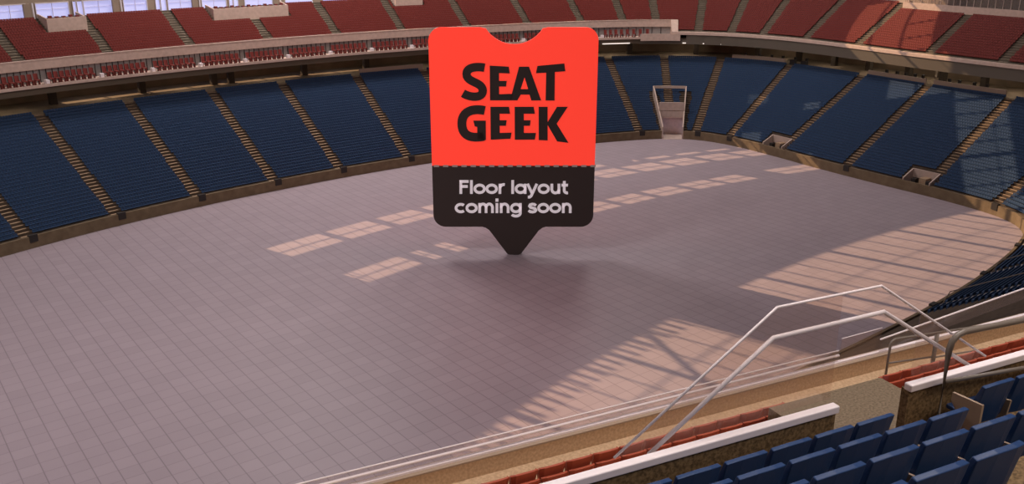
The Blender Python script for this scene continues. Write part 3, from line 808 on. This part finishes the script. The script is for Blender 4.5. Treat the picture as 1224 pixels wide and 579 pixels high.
# the two big words: traced in sign units (pixel grid of the emblem, 4.825 px per photo px)
def em(u, v):       # photo-crop units -> sign metres
    px, py = 535+u/4.825, 60+v/4.825
    k = (py-33)/(197-33); x0 = XL; x1 = XR
    wl = 513.7+(516-513.7)*k; wr = 715.5+(711.2-715.5)*k
    # slight perspective between the rows
    zz = ZT-(py-33)*(ZT-ZM)/(197-33) * (1.0 + 0.00*k)
    return XL+(px-wl)/(wr-wl)*(XR-XL), zz
Y0, Y1 = -.24, -.15
big = MB()
def poly(pts): big.prism([em(*p) for p in reversed(pts)], Y0, Y1)
def stroke(pts, w, w2=None): ribbon(big, [em(*p) for p in pts], w*(XR-XL)/(198*4.825), Y0, Y1, None if w2 is None else w2*(XR-XL)/(198*4.825))
def bez(pts, n=10):
    out = []
    for i in range(0, len(pts)-3, 3):
        a, b, c, d = [np.array(p, float) for p in pts[i:i+4]]
        for k in range(n+(i+3 >= len(pts)-1)):
            t = k/n; out.append(tuple((1-t)**3*a+3*(1-t)**2*t*b+3*(1-t)*t*t*c+t**3*d))
    return out
stroke(bez([(218, 92), (190, 86), (114, 82), (114, 128), (114, 178), (206, 170), (206, 222), (206, 268), (130, 262), (92, 236)], 12), 48)   # S
poly([(247, 80), (356, 86), (362, 124), (300, 122), (300, 166), (344, 166), (340, 198), (300, 198), (300, 242), (362, 240), (378, 240), (368, 277), (247, 277)])  # E
poly([(415, 86), (472, 86), (541, 277), (484, 278), (474, 244), (424, 244), (404, 277), (362, 277)])     # A (solid), counter below
poly([(520, 82), (674, 68), (680, 112), (620, 116), (618, 278), (566, 278), (570, 120), (511, 123)])     # T
big.build('emblem_word', M['ink'], upper); big = MB()
stroke(bez([(217, 336), (170, 324), (84, 326), (84, 412), (84, 500), (160, 496), (212, 486)], 14), 52)      # G
poly([(150, 394), (222, 394), (222, 508), (172, 500), (172, 430), (158, 428)])
poly([(249, 314), (356, 314), (362, 354), (302, 354), (302, 392), (342, 392), (338, 424), (302, 424), (302, 466), (370, 464), (364, 500), (249, 506)])
poly([(388, 314), (498, 314), (505, 354), (441, 354), (441, 392), (480, 392), (476, 424), (441, 424), (441, 466), (511, 466), (504, 505), (388, 506)])
poly([(526, 314), (578, 314), (578, 510), (526, 508)])
poly([(578, 402), (632, 314), (694, 314), (630, 412), (698, 524), (632, 516), (578, 420)])
big.build('emblem_word', M['ink'], upper)
cnt = MB(); cnt.prism([em(*p) for p in reversed([(446, 146), (466, 212), (424, 212)])], Y0-.012, Y0+.01); cnt.build('emblem_counter', M['redsign'], upper)
# the two small lines
sm = MB()
def text_metrics(px, py):
    k = (py-197)/(270-197); wl = 516+2*k; wr = 711.2-1.2*k
    return XL+(px-wl)/(wr-wl)*(XR-XL), ZM-(py-197)*(ZM-ZB)/(270-197)
def glyphs(string, u0, u1, vb, xh, asc):
    """string set between crop columns u0..u1, baseline vb, x-height xh, ascender asc (crop px, 6.435 per photo px)"""
    w = .262*xh   # stroke
    adv = {'F': .98, 'l': .40, 'o': 1.12, 'r': .68, ' ': .50, 'a': 1.10, 'y': 1.02, 'u': 1.04, 't': .66, 'c': 1.02, 'm': 1.62, 'i': .40, 'n': 1.04, 'g': 1.12, 's': .94}
    tot = sum(adv[c] for c in string); sc = (u1-u0)/tot/xh
    cur = u0
    X = lambda x, z: text_metrics(530+(cur+x*xh*sc)/6.435, 185+(vb-z*xh)/6.435)
    st = w/xh
    up = (ZM-ZB)/(73*6.435)*xh*st
    def S(pts, k=1.0): ribbon(sm, [X(*p) for p in pts], up*k, Y0, Y1)
    def R(cx, cz, rx, rz, a0=0, a1=360, n=28): S([(cx+rx*math.cos(math.radians(a0+(a1-a0)*i/n)), cz+rz*math.sin(math.radians(a0+(a1-a0)*i/n))) for i in range(n+1)])
    h = st/2; A = asc/xh
    for c in string:
        if c == 'F':
            S([(.20, 0), (.20, A)]); S([(.1, A-h), (.92, A-h)]); S([(.2, A*.54), (.84, A*.54)])
        elif c == 'l': S([(.20, 0), (.20, A)])
        elif c == 'i': S([(.20, 0), (.20, 1)]); S([(.20, 1.16), (.20, 1.16+st*1.15)], 1.1)
        elif c == 'o': R(.56, .5, .44-.0, .5-h+.01)
        elif c == 'r': S([(.20, 0), (.20, 1)]); R(.56, .52, .36, .41, 170, 75, 8)
        elif c == 'a': R(.54, .5, .42, .5-h+.01); S([(.96, 0), (.96, 1)])
        elif c == 'y': S([(.08, 1), (.50, .05)]); S([(.94, 1), (.42, -.22), (.28, -.33), (.12, -.33)])
        elif c == 'u': S([(.19, 1), (.19, .45)]); R(.52, .45, .33, .36, 180, 360, 12); S([(.85, 1), (.85, 0)])
        elif c == 't': S([(.30, 1.28), (.30, .34)]); R(.58, .34, .28, .25, 180, 285, 8); S([(.04, 1-h), (.64, 1-h)])
        elif c == 'c': R(.56, .5, .44, .5-h+.01, 48, 312)
        elif c == 'n': S([(.20, 0), (.20, 1)]); R(.52, .55, .33, .36, 180, 0, 12); S([(.85, .55), (.85, 0)])
        elif c == 'm':
            S([(.20, 0), (.20, 1)]); R(.50, .56, .30, .35, 180, 0, 12); S([(.80, .56), (.80, 0)]); R(1.10, .56, .30, .35, 180, 0, 12); S([(1.40, .56), (1.40, 0)])
        elif c == 'g': R(.54, .5, .42, .5-h+.01); S([(.96, 1), (.96, -.02)]); R(.54, -.02, .42, .30, 0, -150, 12)
        elif c == 's':
            S([(.80, .76), (.66, .87), (.46, .89), (.26, .83), (.20, .70), (.28, .58), (.50, .51), (.74, .43), (.80, .29), (.72, .16), (.50, .10), (.28, .13), (.12, .25)])
        cur += adv[c]*xh*sc
glyphs('Floor layout', 116, 962, 290, 76, 104); sm.build('lettering', M['letter'], lower)
sm = MB(); glyphs('coming soon', 86, 996, 438, 76, 104); sm.build('lettering', M['letter'], lower)


# ------------------------------------------------------------------ lights, world, camera
w = bpy.data.worlds.new('sky'); SC.world = w; w.use_nodes = True
bg = w.node_tree.nodes['Background']; bg.inputs[0].default_value = (.46, .46, .82, 1); bg.inputs[1].default_value = .95
sun = bpy.data.lights.new('sun', 'SUN'); sun.energy = 4.6; sun.color = (1.0, .66, .38); sun.angle = math.radians(.25)
so = bpy.data.objects.new('sun', sun); COL.objects.link(so)
el = math.radians(28.4); az = math.radians(-73.2)
dirv = Vector((math.cos(az)*math.cos(el), math.sin(az)*math.cos(el), -math.sin(el)))
so.rotation_euler = dirv.to_track_quat('-Z', 'Y').to_euler(); so.location = (20, 140, 60)
def area(name, loc, sx, sy, e, col):
    l = bpy.data.lights.new(name, 'AREA'); l.shape = 'RECTANGLE'; l.size = sx; l.size_y = sy; l.energy = e; l.color = col
    o = bpy.data.objects.new(name, l); COL.objects.link(o); o.location = loc; return o
LC = (1.0, .90, .86)
def aim(o, target): o.rotation_euler = (Vector(target)-o.location).to_track_quat('-Z', 'Y').to_euler()
for loc, e in (((88, 90, 49), 8500), ((44, 102, 49), 14500), ((0, 54, 49), 11800), ((46, 58, 49), 1000), ((92, 48, 49), 2600)):
    area('roof_lamp', Vector(loc)*K, 16*K, 11*K, e*K*K, LC)
area('near_top_fill', (15, 7, 49+OFF), 16, 8, 6300, (1.0, .9, .84))  # added fill light above the near stand for seat tops and rails
o = area('near_back_fill', (10, -18, 47+OFF), 30, 8, 4200, (1.0, .86, .74)); aim(o, (10, 8, 20+OFF))  # added fill light behind the camera for the walls facing it
for q in (20, 29, 38, 47, 56, 65, 74, 83, 92, 99, 104, 108.5, 113, 119, 125.5, 132, 138.5, 146):
    p, n = cpt(q, 17.0); area('concourse_fill', (p[0]*K, p[1]*K, 11.8*K), 5*K, .6*K, (36 if q < 95 else 60)*K*K, (1.0, .86, .70))  # added fill light under the soffit to brighten the concourse
cam = bpy.data.cameras.new('camera'); co = bpy.data.objects.new('camera', cam); COL.objects.link(co)
co.location = (0, 0, H); co.rotation_euler = (math.radians(90)-CAM['t'], 0, -CAM['yaw'])
cam.sensor_fit = 'HORIZONTAL'; cam.sensor_width = 36; cam.lens = 36*CAM['f']/1224; cam.clip_end = 2000; cam.clip_start = .05
SC.camera = co
SC.view_settings.view_transform = 'Standard'; SC.view_settings.look = 'None'; SC.view_settings.gamma = 1; SC.view_settings.exposure = 0.12
SC.view_settings.use_curve_mapping = False
SC.cycles.max_bounces = 6; SC.cycles.transparent_max_bounces = 16; SC.cycles.caustics_reflective = False; SC.cycles.caustics_refractive = False
